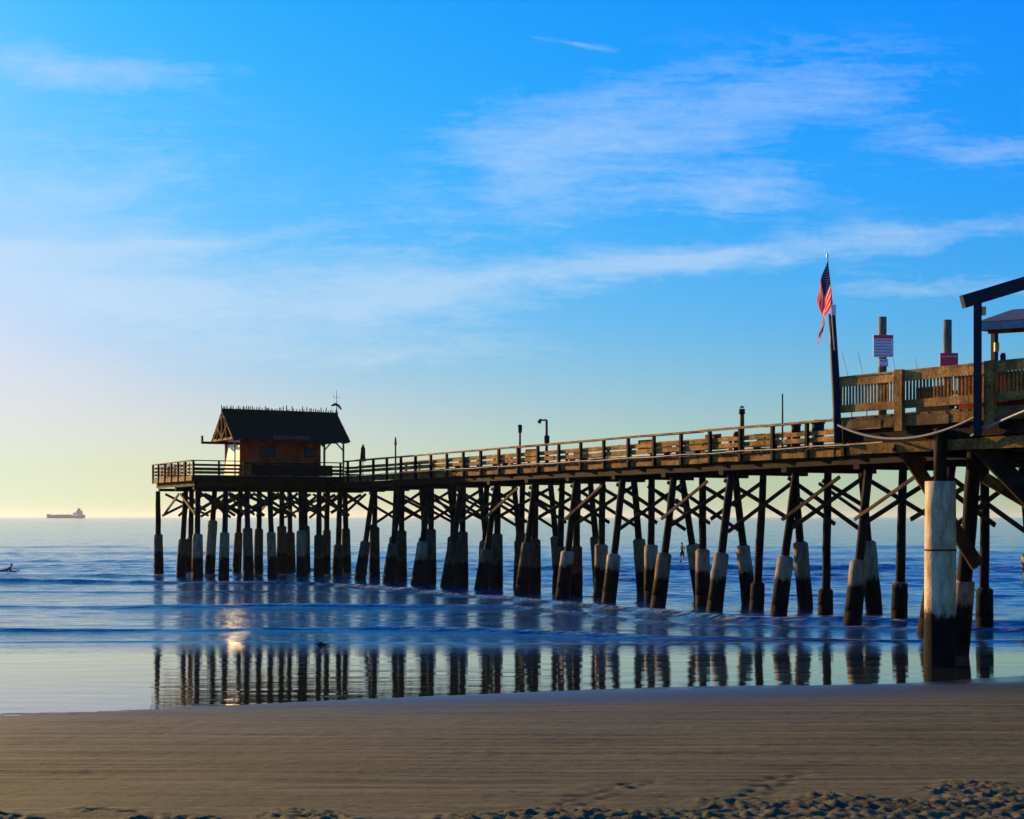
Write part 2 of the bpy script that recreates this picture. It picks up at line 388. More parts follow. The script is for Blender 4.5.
def sand_mat():
    m, nt, b = new_mat('beach_sand'); p = pos(nt)
    sep = N(nt, 'ShaderNodeSeparateXYZ'); nt.links.new(p, sep.inputs[0])
    wob = noise(nt, mapping(nt, p, (.12,.5,1)), 1.0, 5, .6)
    yy = mth(nt, 'ADD', sep.outputs[1], mth(nt, 'MULTIPLY', mth(nt, 'SUBTRACT', wob, .5), 2.0))
    yy = mth(nt, 'SUBTRACT', yy, mth(nt, 'MULTIPLY', sep.outputs[0], .22))
    wet = ramp(nt, mth(nt, 'DIVIDE', yy, 50), [(.48, (0,0,0)), (.59, (.22,.22,.22)), (.635, (.55,.55,.55)), (.68, (1,1,1))])
    na = noise(nt, mapping(nt, p, (.12,.9,1)), 1.3, 6, .6); nb_ = noise(nt, mapping(nt, p, (.8,2.2,1)), 4.5, 9, .72)
    n1 = mth(nt, 'ADD', mth(nt, 'MULTIPLY', na, .42), mth(nt, 'MULTIPLY', nb_, .58))
    n2 = noise(nt, mapping(nt, p, (.8,1.3,1)), 16, 8, .78)
    c = ramp(nt, n1, [(.40, (.036,.032,.015)), (.5,(.088,.080,.032)), (.60, (.150,.136,.056))])
    c = mixc(nt, .45, c, ramp(nt, n2, [(.36, (.022,.020,.010)), (.64, (.16,.143,.058))]))
    sk = noise(nt, mapping(nt, p, (1.2,1.6,1)), 2.2, 9, .72)
    ln = noise(nt, mapping(nt, p, (.10,1.6,1)), 2.0, 6, .6); lp = noise(nt, mapping(nt, p, (.3,.5,1)), .5, 4, .6)
    lf = mth(nt, 'MULTIPLY', ramp(nt, ln, [(.53, (0,0,0)), (.575, (1,1,1))]), ramp(nt, lp, [(.42, (0,0,0)), (.58, (1,1,1))]))
    c = mixc(nt, mth(nt, 'MULTIPLY', lf, .62), c, (.022,.018,.011))
    ls = noise(nt, mapping(nt, p, (.10,1.9,1)), 1.7, 6, .6)
    c = mixc(nt, mth(nt, 'MULTIPLY', ramp(nt, ls, [(.57, (0,0,0)), (.63, (1,1,1))]), .40), c, (.20,.175,.085))
    c = mixc(nt, mth(nt, 'MULTIPLY', ramp(nt, sk, [(.60, (0,0,0)), (.635, (1,1,1))]), .7), c, (.03,.022,.015))
    c = mixc(nt, ramp(nt, wet, [(0, (0,0,0)), (.22, (.25,)*3), (.6, (.92,)*3), (1, (1,1,1))]), c, (.004,.014,.034))  # wet sand darkens; the sky's blue reflection is put into its colour
    nt.links.new(c, b.inputs['Base Color'])
    nt.links.new(ramp(nt, wet, [(0, (.85,)*3), (.45, (.60,)*3), (.75, (.44,)*3), (1, (.24,)*3)]), b.inputs['Roughness'])
    nt.links.new(ramp(nt, wet, [(0, (.15,)*3), (.5, (.35,)*3), (1, (.6,)*3)]), b.inputs['Specular IOR Level'])
    h = mth(nt, 'ADD', n2, mth(nt, 'MULTIPLY', n1, 1.5))
    bp = bump(nt, b, h, .5, .035)
    nt.links.new(mth(nt, 'SUBTRACT', .6, mth(nt, 'MULTIPLY', wet, .55)), bp.inputs['Strength'])
    return m
# sea
yr = list(np.arange(26, 130, .14)); s = .14
while yr[-1] < 20000: s *= 1.035; yr.append(yr[-1]+s)
yr = np.array(yr); t = np.linspace(-1, 1, 301); t = np.sign(t)*(np.abs(t)**1.15)
Yg = np.repeat(yr[:,None], len(t), 1); Xg = t[None,:]*(60+np.clip(Yg-100, 0, None)*1.3)
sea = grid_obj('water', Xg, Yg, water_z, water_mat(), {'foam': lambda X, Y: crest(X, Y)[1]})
tag(sea, kind='structure')
# beach
xr = np.concatenate([-np.geomspace(300, 13.5, 50), np.arange(-13, 13, .045), np.geomspace(13.5, 300, 50)])
yr2 = np.concatenate([np.linspace(-60, 16.4, 40)[:-1], np.arange(16.4, 34, .055), np.arange(34, 70, .5), np.linspace(71, 300, 8)])
Xs, Ys = np.meshgrid(xr, yr2)
beach = grid_obj('ground', Xs, Ys, sand_z, sand_mat()); tag(beach, kind='structure')

# ------------------------------------------------------------------ the pier
DT = 7.05; RT = 8.13          # deck top, rail top
def pile(parent, foot, top, r=.17, jr=.33, jh=2.5, jm=None, flare=1.04):
    foot = Vector(foot); top = Vector(top)
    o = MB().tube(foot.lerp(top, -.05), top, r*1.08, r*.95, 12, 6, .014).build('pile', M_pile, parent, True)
    if jh > 0:
        d = (top-foot)/(top.z-foot.z)
        a = foot - d*1.2; mid = foot + d*.5; b = foot + d*(jh-foot.z)
        m = MB(); m.tube(a, mid, jr*flare*1.06, jr*flare, 16, 3, .012); m.tube(mid, b, jr*flare, jr, 16, 5, .009)
        # broken collar where the sleeve ends
        m.tube(b, b+d*.07, jr*.96, jr*.70, 16, 1, 0)
        k = m.build('concrete_jacket', jm or M_jacket, o, True)
    return o
pier = thing('fishing_pier', W(-30, 2, 0), 'long weathered timber fishing pier on leaning piles running out over the water', 'pier')
ZC = 6.27
def brace(p0, p1, parent, w_=.08, h_=.17, mat=None):
    a = (Vector(p1)-Vector(p0)); n = ZZ
    return MB().bar(p0, p1, w_, h_, ZZ, .01).build('cross_brace', mat or M_brace, parent)
bents = []
z0 = 57.8 - 4.05
uf0 = u_at(930, -.75)
for k in range(-2, 13):
    u = uf0 + k*4.57
    if u > -2.0: break
    bents.append(u)
UN = bents[0]
NEARJ = [1.2, 1.2, 2.7, 2.45, 2.5, 2.55, 2.45, 2.3, 2.35, 2.75, 2.3, 2.6, 2.6, 2.4, 2.5, 2.5, 2.5]
MIDJ = [1.3, 1.6, 1.5, 1.55, 1.1, 1.2, 2.6, 2.75, 2.7, 2.5, 3.2, 2.7, 2.9, 2.8, 2.8, 2.8, 2.8]
def bent(u, i):
    g = rnd
    du = g.uniform(-.12,.12)
    tops = [.3, 2.0+g.uniform(-.1,.1), 3.85]
    feet = [(-1.0 if i == 2 else -.6)+g.uniform(-.08,.08), 1.85+g.uniform(-.12,.12), 4.5+g.uniform(-.12,.12)+(.55 if i == 7 else 0)]
    jh = [NEARJ[i], MIDJ[i], 2.85+g.uniform(-.15,.3)]
    fl = 1.05 if i < 9 else 1.22
    for q in range(3):
        if i == 1 and q == 0 or i == 0: continue      # hidden under the boardwalk
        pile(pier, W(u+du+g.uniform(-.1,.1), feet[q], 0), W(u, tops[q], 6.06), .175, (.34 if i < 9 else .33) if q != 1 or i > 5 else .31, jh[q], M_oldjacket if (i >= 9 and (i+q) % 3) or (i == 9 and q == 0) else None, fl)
    if i >= 8:      # the old stretch has doubled piles beside the first row
        pile(pier, W(u+.9, .75, 0), W(u+.3, .55, 6.06), .18, .32, 2.9+g.uniform(-.5,.6), M_oldjacket, 1.2)
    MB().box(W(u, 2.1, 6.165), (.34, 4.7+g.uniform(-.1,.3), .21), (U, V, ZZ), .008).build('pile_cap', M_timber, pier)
    for sgn in (-1, 1):
        off = sgn*.24
        lo = 3.75+g.uniform(-.25,.3)
        if sgn < 0:
            brace(W(u+off, -.05, lo), W(u+off, 3.75, 5.9), pier)
        else:
            brace(W(u+off, .1, 5.85), W(u+off, 4.2, lo), pier)
    # second, lower pair crossing the middle pile
    if i % 2 == 0 or i >= 7:
        brace(W(u-.34, .15, 5.0), W(u-.34, 2.1, 3.9), pier)
        brace(W(u+.34, 2.0, 5.75), W(u+.34, 4.1, 4.75), pier)
for i, u in enumerate(bents): bent(u, i)
# bracing along the pier on the side towards the beach and the far side
for i, u in enumerate(bents[:-1]):
    un = bents[i+1]
    if i in (0, 2, 3, 5, 7, 9):
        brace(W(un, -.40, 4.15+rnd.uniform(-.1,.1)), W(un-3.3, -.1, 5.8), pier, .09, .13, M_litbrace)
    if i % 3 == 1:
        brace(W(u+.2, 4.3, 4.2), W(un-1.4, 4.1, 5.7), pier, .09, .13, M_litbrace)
    if i % 3 == 2:
        brace(W(u+.2, 2.2, 5.8), W(un-.3, 2.2, 4.1), pier)
UE = 0.0
def run(name, u0, u1, v, z, wv, hz, mat, seg=4.57, j=.012, parent=pier):
    """a line of boards along the pier built as one part"""
    m = MB(); u = u0
    while u < u1-.01:
        e = min(u+seg, u1); dz = rnd.uniform(-.008,.008)
        m.box(W((u+e)/2, v+rnd.uniform(-.006,.006), z+dz), (e-u-.012, wv, hz), (U, V, ZZ), j); u = e
    return m.build(name, mat, parent)
for v in (.25, 1.2, 2.1, 3.0, 3.9): run('stringer', UN-3, UE+.3, v, 6.46, .16, .36, M_timber)
# deck planks
m = MB(); u = UN-3
while u < UE:
    m.box(W(u+.07, 2.1+rnd.uniform(-.03,.03), 7.0+rnd.uniform(-.004,.004)), (.138, 4.5+rnd.uniform(-.06,.06), .06), (U, V, ZZ)); u += .15
m.build('deck', M_plank, pier)
run('edge_beam', UN-3, UE, .02, 6.80, .10, .32, M_board, 2.3, .02)
run('edge_beam', UN-3, UE, 4.2, 6.80, .10, .32, M_board, 2.3)
pu0 = u_at(808, -.05)
posts = [pu0 + 2.3*k for k in range(-8, 30) if UN-3 < pu0+2.3*k < UE-.3]
for u in posts:
    MB().box(W(u, -.10, 7.36), (.14, .14, 1.48), (U, V, ZZ), .008).build('rail_post', M_timber, pier)
for u in posts:
    MB().box(W(u, 4.33, 7.36), (.14, .14, 1.48), (U, V, ZZ), .008).build('rail_post', M_timber, pier)
for v, vo in ((-.08, .09), (4.31, -.09)):
    run('top_rail', UN-3, UE, v, RT-.045, .24, .09, M_rail, 4.6)
    run('middle_rail', UN-3, UE, v+vo, 7.62, .05, .17, M_board, 4.6, .02)
    run('lower_rail', UN-3, UE, v+vo, 7.36, .05, .20, M_board, 4.6, .02)
# service pipe slung along the outside
m = MB(); pts = []
u = UN-3
while u < UE+.1: pts.append(W(u, -.23, 7.06+.02*math.sin(u*1.3))); u += 1.15
m.path(pts, .022); m.build('service_pipe', M_rope, pier)
# patch panels nailed inside the railing
for px in (644, 712, 530): 
    u = u_at(px, 0); MB().box(W(u, .05, 7.60), (1.2, .03, .62), (U, V, ZZ), .02).build('rail_panel', M_board, pier)

# end platform
PV0, PV1, PU1 = -10.9, 5.2, 9.8
def v_at(px, u):
    k = (px-CX)/F
    return (k*(O.y+U.y*u) - (O.x+U.x*u))/(V.x-k*V.y)
for px, u, jt in ((159.4,9.3,2.9),(181.6,5.0,2.6),(189.5,9.3,2.6),(197,.5,3.0),(210,5.0,3.9),(224,.5,3.1),(249,.5,3.4),(258,5,3.3),(271.6,.5,3.1),(281,5,3.5),(301,.5,3.2),
                  (305,5,3.5),(318,.5,2.9),(325,5,3.2),(338,.5,2.2),(346,5,3.3),(236,9.3,3.0),(291,9.3,3.0)):
    v = v_at(px, u)
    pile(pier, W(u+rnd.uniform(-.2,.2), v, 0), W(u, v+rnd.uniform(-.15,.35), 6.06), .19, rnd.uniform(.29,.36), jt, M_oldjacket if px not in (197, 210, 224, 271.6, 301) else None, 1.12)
for ui, u in enumerate((.55, 5.0, 9.3)):
    MB().box(W(u, (PV0+PV1)/2+.05, 6.165), (.36, PV1-PV0-.3, .21), (U, V, ZZ), .01).build('pile_cap', M_timber, pier)
    if ui == 0:
        for q in range(6): brace(W(1.2, -10+q*2.1, 5.8), W(1.2, -7.6+q*2.1, 4.3), pier, .09, .2); brace(W(2.2, -7.9+q*2.0, 5.8), W(2.2, -10.2+q*2.0, 4.5), pier, .09, .2)
    vs = ([-10.3,-8.3,-6.6,-4.9,-3.2,-1.5,.2,1.9], [-10.3,-8.7,-6.0,-3.2,-.6,1.6], [-10.3,-7.2,-4.2,-1.0,2.2])[ui]
    for q in range(len(vs)-1):
        brace(W(u-.25, vs[q], 5.85), W(u-.25, vs[q+1]+.1, 4.1+rnd.uniform(0,.6)), pier)
        brace(W(u+.25, vs[q+1], 5.85), W(u+.25, vs[q]-.1, 4.1+rnd.uniform(0,.6)), pier)
for v in (-10.4, -6.9, -3.4):
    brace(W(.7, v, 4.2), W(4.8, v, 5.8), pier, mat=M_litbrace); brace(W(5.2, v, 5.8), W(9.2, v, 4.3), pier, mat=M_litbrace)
for v in [PV0+.2+i*1.58 for i in range(11)]:
    if v < PV1: MB().box(W(PU1/2, v, 6.46), (PU1-.2, .16, .36), (U, V, ZZ), .01).build('stringer', M_timber, pier)
m = MB(); u = .08
while u < PU1:
    m.box(W(u, (PV0+PV1)/2+rnd.uniform(-.02,.02), 7.0), (.138, PV1-PV0, .06), (U, V, ZZ)); u += .15
m.build('platform_deck', M_plank, pier)
def vrun(name, v0, v1, u, z, wu, hz, mat):
    MB().box(W(u, (v0+v1)/2, z), (wu, v1-v0, hz), (U, V, ZZ), .012).build(name, mat, pier)
vrun('edge_beam', PV0, 0-.1, .0, 6.80, .10, .33, M_timber)
vrun('edge_beam', PV0, PV1, PU1, 6.80, .10, .33, M_timber)
MB().box(W(PU1/2, PV0-.06, 6.80), (PU1+.1, .10, .33), (U, V, ZZ), .012).build('edge_beam', M_board, pier)
MB().box(W(-.02, -3.9, 7.42), (.03, 5.9, .74), (U, V, ZZ), .01).build('rail_panel', M_timber, pier)
for z, h in ((RT-.14, .06), (7.70, .14), (7.45, .14), (7.22, .14)):
    nm = 'top_rail' if h < .1 else 'middle_rail'; ww = .22 if h < .1 else .05
    vrun(nm, PV0, -.12, -.04 + (.08 if h > .1 else 0), z, ww, h, M_board)
    vrun(nm, PV0, PV1, PU1+.04 - (.08 if h > .1 else 0), z, ww, h, M_board)
    MB().box(W(PU1/2, PV0-.02+(.08 if h > .1 else 0), z), (PU1+.1, ww, h), (U, V, ZZ), .01).build(nm, M_board, pier)
v = PV0+.02
while v < -.3:
    MB().box(W(-.10, v, 7.29), (.13, .13, 1.36), (U, V, ZZ), .008).build('rail_post', M_timber, pier); v += 1.75
for u in (1.5, 3.2, 4.9, 6.6, 8.3, 9.8):
    MB().box(W(u, PV0-.10, 7.29), (.13, .13, 1.36), (U, V, ZZ), .008).build('rail_post', M_timber, pier)
# the lattice of slats closing the corner railing
for i in range(13):
    MB().box(W(.4+i*.72, PV0+.10, 7.46), (.12, .03, .9), (U, V, ZZ), .006).build('slat', M_board, pier)

# ------------------------------------------------------------------ tiki hut at the end
hut = thing('pier_hut', W(3.4, -3.5, DT), 'small red brown tiki hut with dark thatched roof at the far end of the pier', 'hut')
r0, r1 = -7.85, .75; ue, um, uf = .95, 3.4, 5.85; ze, zr = 9.62, 11.6
# roof: shaggy thatch as layered courses, two slopes
def slope(sgn):
    m = MB(); a = um; e = ue if sgn < 0 else uf
    n = 9
    for k in range(n):
        t0 = k/n; t1 = (k+1.35)/n
        u_a = a+(e-a)*t0; u_b = a+(e-a)*min(t1, 1.04); za = zr+(ze-zr)*t0; zb = zr+(ze-zr)*min(t1, 1.04)
        lift = .03+.0*k
        nv = 44
        for q in range(nv):
            va = r0+(r1-r0)*q/nv; vb = r0+(r1-r0)*(q+1)/nv
            dz = rnd.uniform(-.05,.02); ext = rnd.uniform(0,.20)
            p = [W(u_a, va, za+.02), W(u_a, vb, za+.02), W(u_b+sgn*ext, vb-.01, zb+.09+dz-ext*.8), W(u_b+sgn*ext, va+.01, zb+.09+dz-ext*.8)]
            m.prism(p, ZZ*-.10)
    return m
roof = slope(-1).build('roof', M_thatch, hut)
slope(1).build('roof', M_thatch, hut)
# ragged ridge
m = MB(); v = r0
while v < r1:
    h = rnd.uniform(.26, .42)+(.16 if rnd.random() < .14 else 0)
    m.tube(W(um+rnd.uniform(-.06,.06), v, zr), W(um+rnd.uniform(-.08,.08), v+rnd.uniform(-.05,.05), zr+h), .055, .03, 5); v += rnd.uniform(.10,.22)
m.box(W(um, (r0+r1)/2, zr+.04), (.34, r1-r0, .22), (U, V, ZZ), .02)
m.build('ridge_tufts', M_thatch, hut)
# timber gable truss on the sunny end, and its twin
for v in (r0+.06, r1-.06):
    m = MB()
    m.bar(W(um, v, zr-.12), W(ue+.15, v, ze+.02), .08, .14); m.bar(W(um, v, zr-.12), W(uf-.15, v, ze+.02), .08, .14)
    m.bar(W(ue+.2, v, ze), W(uf-.2, v, ze), .08, .16)
    m.bar(W(um, v-.05, ze), W(um, v-.05, zr-.2), .06, .10, V)
    for s_ in (-1, 1):
        m.bar(W(um, v-.05, ze+.1), W(um+s_*1.15, v-.05, ze+.95), .06, .09, V)
        m.bar(W(um+s_*1.15, v-.06, ze), W(um+s_*.6, v-.06, ze+1.4), .05, .08, V)
    m.build('gable_truss', M_board, hut)
wa, wb, wu0, wu1 = -7.1, -1.2, 1.7, 5.1
MB().box(W(wu0, (wa+wb)/2, (DT+9.75)/2), (.12, wb-wa, 9.75-DT), (U, V, ZZ)).build('wall', M_hutwall, hut)
MB().box(W(wu1, (wa+wb)/2, (DT+9.75)/2), (.12, wb-wa, 9.75-DT), (U, V, ZZ)).build('wall', M_hutwall, hut)
MB().box(W((wu0+wu1)/2, wb, (DT+9.75)/2), (wu1-wu0-.14, .12, 9.75-DT), (U, V, ZZ)).build('wall', M_hutwall, hut)
o = MB().prism([W(wu0+.07, wa-.08, DT), W(wu0+.07, wa+.06, DT), W(wu0+.07, wa+.33, 9.74), W(wu0+.07, wa+.19, 9.74)], U*(wu1-wu0-.14)).build('wall', M_hutend, hut); tag(o, 'cream end wall catching the low sun')  # top leans inward, shaped to aim the sun's glint at the shallows
for vc, ww in ((-5.1, .9), (-2.0, .7)):
    wn = MB().box(W(wu0-.065, vc, 8.75), (.05, ww+.16, .70), (U, V, ZZ)).build('window', M_timber, hut)
    MB().box(W(wu0-.095, vc, 8.75), (.03, ww, .55), (U, V, ZZ)).build('pane', M_glass, wn)
m = MB()
m.box(W(wu0-.08, (wa+wb)/2, 7.95), (.10, wb-wa, .07), (U, V, ZZ)).build('counter', M_timber, hut)
for v in (-1.0+.0, .45):
    for u in (1.45, 5.2):
        MB().tube(W(u, v, DT), W(u, v, ze+.1), .075, .07, 8).build('porch_post', M_board, hut)
for a, b_ in (((1.45, .45, 8.9), (1.45, -.2, 9.55)), ((1.45, -1.0, 8.9), (1.45, -.4, 9.55))):
    MB().bar(W(*a), W(*b_), .06, .09).build('knee_brace', M_board, hut)
MB().bar(W(1.45, -1.2, ze-.04), W(1.45, .7, ze-.04), .1, .16).build('eave_beam', M_timber, hut)
MB().tube(W(1.2, -7.6, DT), W(1.2, -7.6, ze), .05, .05, 8).build('porch_post', M_board, hut)
# trough sticking out past the gable
m = MB(); m.bar(W(2.2, -9.6, 9.3), W(2.2, -6.9, 9.3), .22, .16); m.box(W(2.2, -9.62, 9.5), (.18, .14, .55), (U, V, ZZ)); m.build('outrigger_beam', M_dark, hut)
# name board hung under the eave
sg = thing('name_board', W(ue-.06, -3.6, 9.38), 'long dark board with small orange lettering hanging under the thatched eave', 'sign')
MB().box(W(ue-.10, -3.55, 9.72), (.05, 3.3, .42), (U, V, ZZ)).build('board', M_dark, sg)
m = MB(); v = -5.0
while v < -2.2:
    wl = rnd.uniform(.10,.2)
    if rnd.random() < .85:
        m.box(W(ue-.14, v+wl/2, 9.72), (.02, .04, .22), (U, V, ZZ)); m.box(W(ue-.14, v+wl/2+.05, 9.72+rnd.choice((-.09, 0, .09))), (.02, .10, .04), (U, V, ZZ))
    v += wl+.06
m.build('lettering', M_orange, sg)
# weather vane
wv = thing('weather_vane', W(um, r1-.05, zr), 'thin weather vane with a bird figure at the right end of the hut ridge', 'weather vane')
MB().tube(W(um, r1-.05, zr), W(um, r1-.05, zr+1.75), .03, .015, 6).build('mast', M_rust, wv)
m = MB(); c = W(um, r1-.05, zr+.6)
m.prism([c+V*x+ZZ*z for x, z in ((-.45,.05),(-.2,.22),(.0,.25),(.25,.08),(.42,-.2),(.30,-.22),(.1,.0),(-.15,.06),(-.3,-.02))], U*.04); m.build('bird_figure', M_rust, wv)
m = MB(); m.bar(W(um, r1-.3, zr+1.25), W(um, r1+.2, zr+1.25), .02, .02); m.bar(W(um, r1-.3, zr+1.25), W(um, r1-.3, zr+1.5), .02, .02, V); m.build('direction_arms', M_rust, wv)

# ------------------------------------------------------------------ things on the pier
def pole_at(name, px, ytop, v, label, cat, r=.06, group=None, head=None, mat=None):
    u = u_at(px, v); b = W(u, v, DT); zt = CAMH+(HOR-ytop)*b.y/F
    t = thing(name, b, label, cat, group)
    MB().tube(b-ZZ*.0, Vector((b.x, b.y, zt)), r, r*.8, 8, 3, .004).build('post', mat or M_post, t, True)
    return t, b, zt
t, b, zt = pole_at('closed_parasol', 363, 444, 3.6, 'closed dark parasol standing on the pier just right of the thatched hut', 'parasol', .03)
MB().tube(Vector((b.x,b.y,zt-1.3)), Vector((b.x,b.y,zt-.35)), .24, .17, 10, 3, .03).build('folded_canopy', M_navy, t, True)
MB().tube(Vector((b.x,b.y,zt-.35)), Vector((b.x,b.y,zt)), .17, .03, 10).build('canopy_tip', M_navy, t, True)
t, b, zt = pole_at('pole', 395.5, 438, 4.0, 'short slim pole on the pier, second upright right of the hut', 'pole', .07)
MB().tube(Vector((b.x,b.y,zt-.5)), Vector((b.x,b.y,zt+.05)), .1, .05, 8).build('pole_cap', M_dark, t)
t, b, zt = pole_at('lamp_post', 520, 432, .35, 'short post lamp with a round dark head on the middle of the pier', 'lamp post', .07)
MB().tube(Vector((b.x,b.y,zt-.05)), Vector((b.x,b.y,zt+.35)), .09, .13, 10, 2, .01).tube(Vector((b.x,b.y,zt+.35)), Vector((b.x,b.y,zt+.42)), .13, .05, 10).build('lamp_head', M_lampglass, t, True)
t, b, zt = pole_at('lamp_post', 546.5, 420, .35, 'tall bent lamp post with a short arm reaching left over the pier railing', 'lamp post', .08, mat=M_dark)
m = MB(); m.bar(Vector((b.x,b.y,zt)), Vector((b.x-.35,b.y-.1,zt-.02)), .09, .09); m.tube(Vector((b.x-.3,b.y-.1,zt+.04)), Vector((b.x-.42,b.y-.12,zt-.16)), .07, .11, 8); m.build('lamp_arm', M_dark, t)
MB().box(Vector((b.x+.02,b.y,zt-1.05)), (.28, .2, .4)).build('junction_box', M_dark, t)
t, b, zt = pole_at('lamp_post', 742, 413, 3.9, 'pale post lamp with a dark round head on the nearer half of the pier', 'lamp post', .13, mat=M_board)
MB().tube(Vector((b.x,b.y,zt-.05)), Vector((b.x,b.y,zt+.2)), .15, .14, 10).tube(Vector((b.x,b.y,zt+.25)), Vector((b.x,b.y,zt+.34)), .13, .04, 10).build('lamp_head', M_lampglass, t, True)
t, b, zt = pole_at('pole', 782.5, 394, 3.9, 'thin bare metal pole rising above the pier railing left of the flag', 'pole', .045, mat=M_dark)
MB().box(b+ZZ*.02, (.3,.3,.04)).build('base_plate', M_metal, t)

def bench(u, v, label):
    t = thing('bench', W(u, v, DT), label, 'bench', 'benches along the pier')
    MB().box(W(u, v, DT+.44), (1.6, .40, .05), (U, V, ZZ), .006).build('seat', M_brace, t)
    MB().box(W(u, v+.2, DT+.74), (1.6, .04, .22), (U, V, ZZ), .006).build('backrest', M_brace, t)
    for du in (-.65, .65):
        MB().box(W(u+du, v, DT+.208), (.08, .34, .415), (U, V, ZZ)).build('leg', M_timber, t)
        MB().box(W(u+du, v+.16, DT+.55), (.07, .05, .30), (U, V, ZZ)).build('back_support', M_timber, t)
for i, (px, lab) in enumerate(((462, 'wooden bench on the far side of the pier left of the bent lamp post'), (500, 'wooden bench on the pier nearest to the short round headed lamp'), (578, 'wooden bench seen through the railing right of the bent lamp post'),
        (660, 'wooden bench behind the tan rail panel midway along the pier'), (690, 'wooden bench behind the railing left of the pale post lamp'), (765, 'wooden bench left of the thin bare pole behind the pier railing'))):
    bench(u_at(px, 3.6), 3.6, lab)
def bin_(px, v, wd, label, h=1.05):
    u = u_at(px, v); t = thing('rubbish_bin', W(u, v, DT), label, 'bin', 'bins by the pier railing')
    MB().tube(W(u, v, DT), W(u, v, DT+h), wd*.42, wd*.46, 14).build('drum', M_dark, t, True)
    MB().tube(W(u, v, DT+h), W(u, v, DT+h+.06), wd*.52, wd*.52, 14).tube(W(u, v, DT+h+.06), W(u, v, DT+h+.16), wd*.5, wd*.28, 14).build('lid', M_dark, t, True)
bin_(796, .55, .42, 'smaller dark lidded bin behind the railing near the flag pole', .98)
bin_(818, .6, .56, 'wider dark lidded bin right beside the foot of the flag pole', 1.0)
bin_(737, .6, .34, 'narrow dark bin below the pale post lamp on the pier', .8)

# ------------------------------------------------------------------ the wide boardwalk deck on the right
C0 = P(842, 378.4, 44.6); C0.z = 0
TW = math.atan(1037/F)
A = Vector((math.sin(TW), -math.cos(TW), 0))        # along the balustrade, towards the beach
B = Vector((math.cos(TW), math.sin(TW), 0))         # across the deck
def D(a, b, z): return C0 + A*a + B*b + ZZ*z
BR = 8.17
bw = thing('boardwalk_deck', D(4, 2, 0), 'wide raised boardwalk deck with baluster railing on a big pale jacketed pile at right', 'deck')
L = 15.0
def a_at(px, b=0):
    k = (px-CX)/F; q = C0+B*b
    return (q.x-k*q.y)/(k*A.y-A.x)
m = MB(); a = -.05
while a < L:
    m.box(D(a+.07, 6.5, 7.0), (.138, 13.1+rnd.uniform(-.05,.05), .06), (A, B, ZZ)); a += .15
m.build('deck', M_plank, bw)
def arun(name, a0, a1, b, z, wb_, hz, mat, seg=2.4, j=.012):
    a = a0; m = MB()
    while a < a1-.01:
        e = min(a+seg, a1); m.box(D((a+e)/2, b+rnd.uniform(-.008,.008), z), (e-a-.012, wb_, hz), (A, B, ZZ), j); a = e
    return m.build(name, mat, bw)
arun('edge_beam', .1, L, -.03, 6.83, .08, .27, M_board, 1.9, .015)
arun('edge_beam', .0, L, .06, 6.49, .08, .36, M_timber, 3.1)
for a in (.9, 3.3, 5.6): MB().box(D(a, -.075, 6.80), (1.3, .03, .22), (A, B, ZZ), .01).build('patch_board', M_litbrace, bw)
arun('edge_beam', .25, L, .18, 6.12, .26, .29, M_board, 4.6)
for b in (1.6, 3.2, 4.8, 6.4, 8.0, 9.6, 11.2): arun('stringer', .1, L, b, 6.60, .16, .62, M_timber, 5)
for a in (.2, 4.6, 9.2, 13.6):
    MB().box(D(a, 6.4, 6.12), (.34, 12.2, .26), (A, B, ZZ), .01).build('pile_cap', M_timber, bw)
# balustrade
arun('top_rail', -.12, L, -.02, BR-.13, .05, .24, M_rail, 2.35, .006)
arun('top_rail', -.12, L, .07, BR+.02, .26, .045, M_rail, 2.35, .006)
arun('bottom_rail', -.12, L, -.02, 7.28, .05, .22, M_rail, 2.35, .006)
bays = [a_at(902), a_at(977.5), a_at(993)]
a = -.05; nb = 0
while a < 8.2:
    if min(abs(a-x) for x in bays) > .13:
        MB().box(D(a, .02, 7.68), (.055, .04, .66), (A, B, ZZ), .004).build('baluster', M_board, bw); nb += 1
    a += .118
for a, wd, zt in ((bays[0], .28, BR+.06), (bays[2], .30, BR+.05), (bays[2]+2.6, .2, BR+.06)):
    MB().box(D(a, -.10, (6.55+zt)/2), (wd, .14, zt-6.55), (A, B, ZZ), .008).build('newel_post', M_board, bw)
# big piles
foot = P(940.5, 690, 41.5); foot.z = 0
wp = MB().tube(Vector((foot.x,foot.y,4.9)), Vector((foot.x,foot.y,6.55)), .175, .17, 14).build('pile', M_pile, bw, True)
m = MB(); m.tube(Vector((foot.x-.02,foot.y,-.5)), Vector((foot.x,foot.y,5.15)), .415, .40, 28, 10, .006)
M_bigj = jacket_mat(1.7); M_bigj.name = 'pale_jacket'
o = m.build('concrete_jacket', M_bigj, wp, True)
tag(o, 'tall pale jacket with dark weed at the waterline')
m = MB()
for z in (3.3,): m.tube(Vector((foot.x,foot.y,z)), Vector((foot.x,foot.y,z+.05)), .422, .422, 28)
m.build('strap', M_rust, wp, True)
# raking timber pile, with a stub jacket, behind the pale one
p0 = P(958, 655, 46); p0.z = 0; p1 = P(975, 452, 44.8)
pile(bw, p0, p1, .22, .30, 2.3)
for b, a in ((10.5, .3), (5.2, 4.7), (9.5, 4.7), (.4, 9.2), (5.2, 9.2), (9.5, 9.2), (.4, 13.6), (5.2, 13.6)):
    pile(bw, D(a, b+.3, 0), D(a, b, 6.1), .19, .36, 2.6+rnd.uniform(-.3,.5))
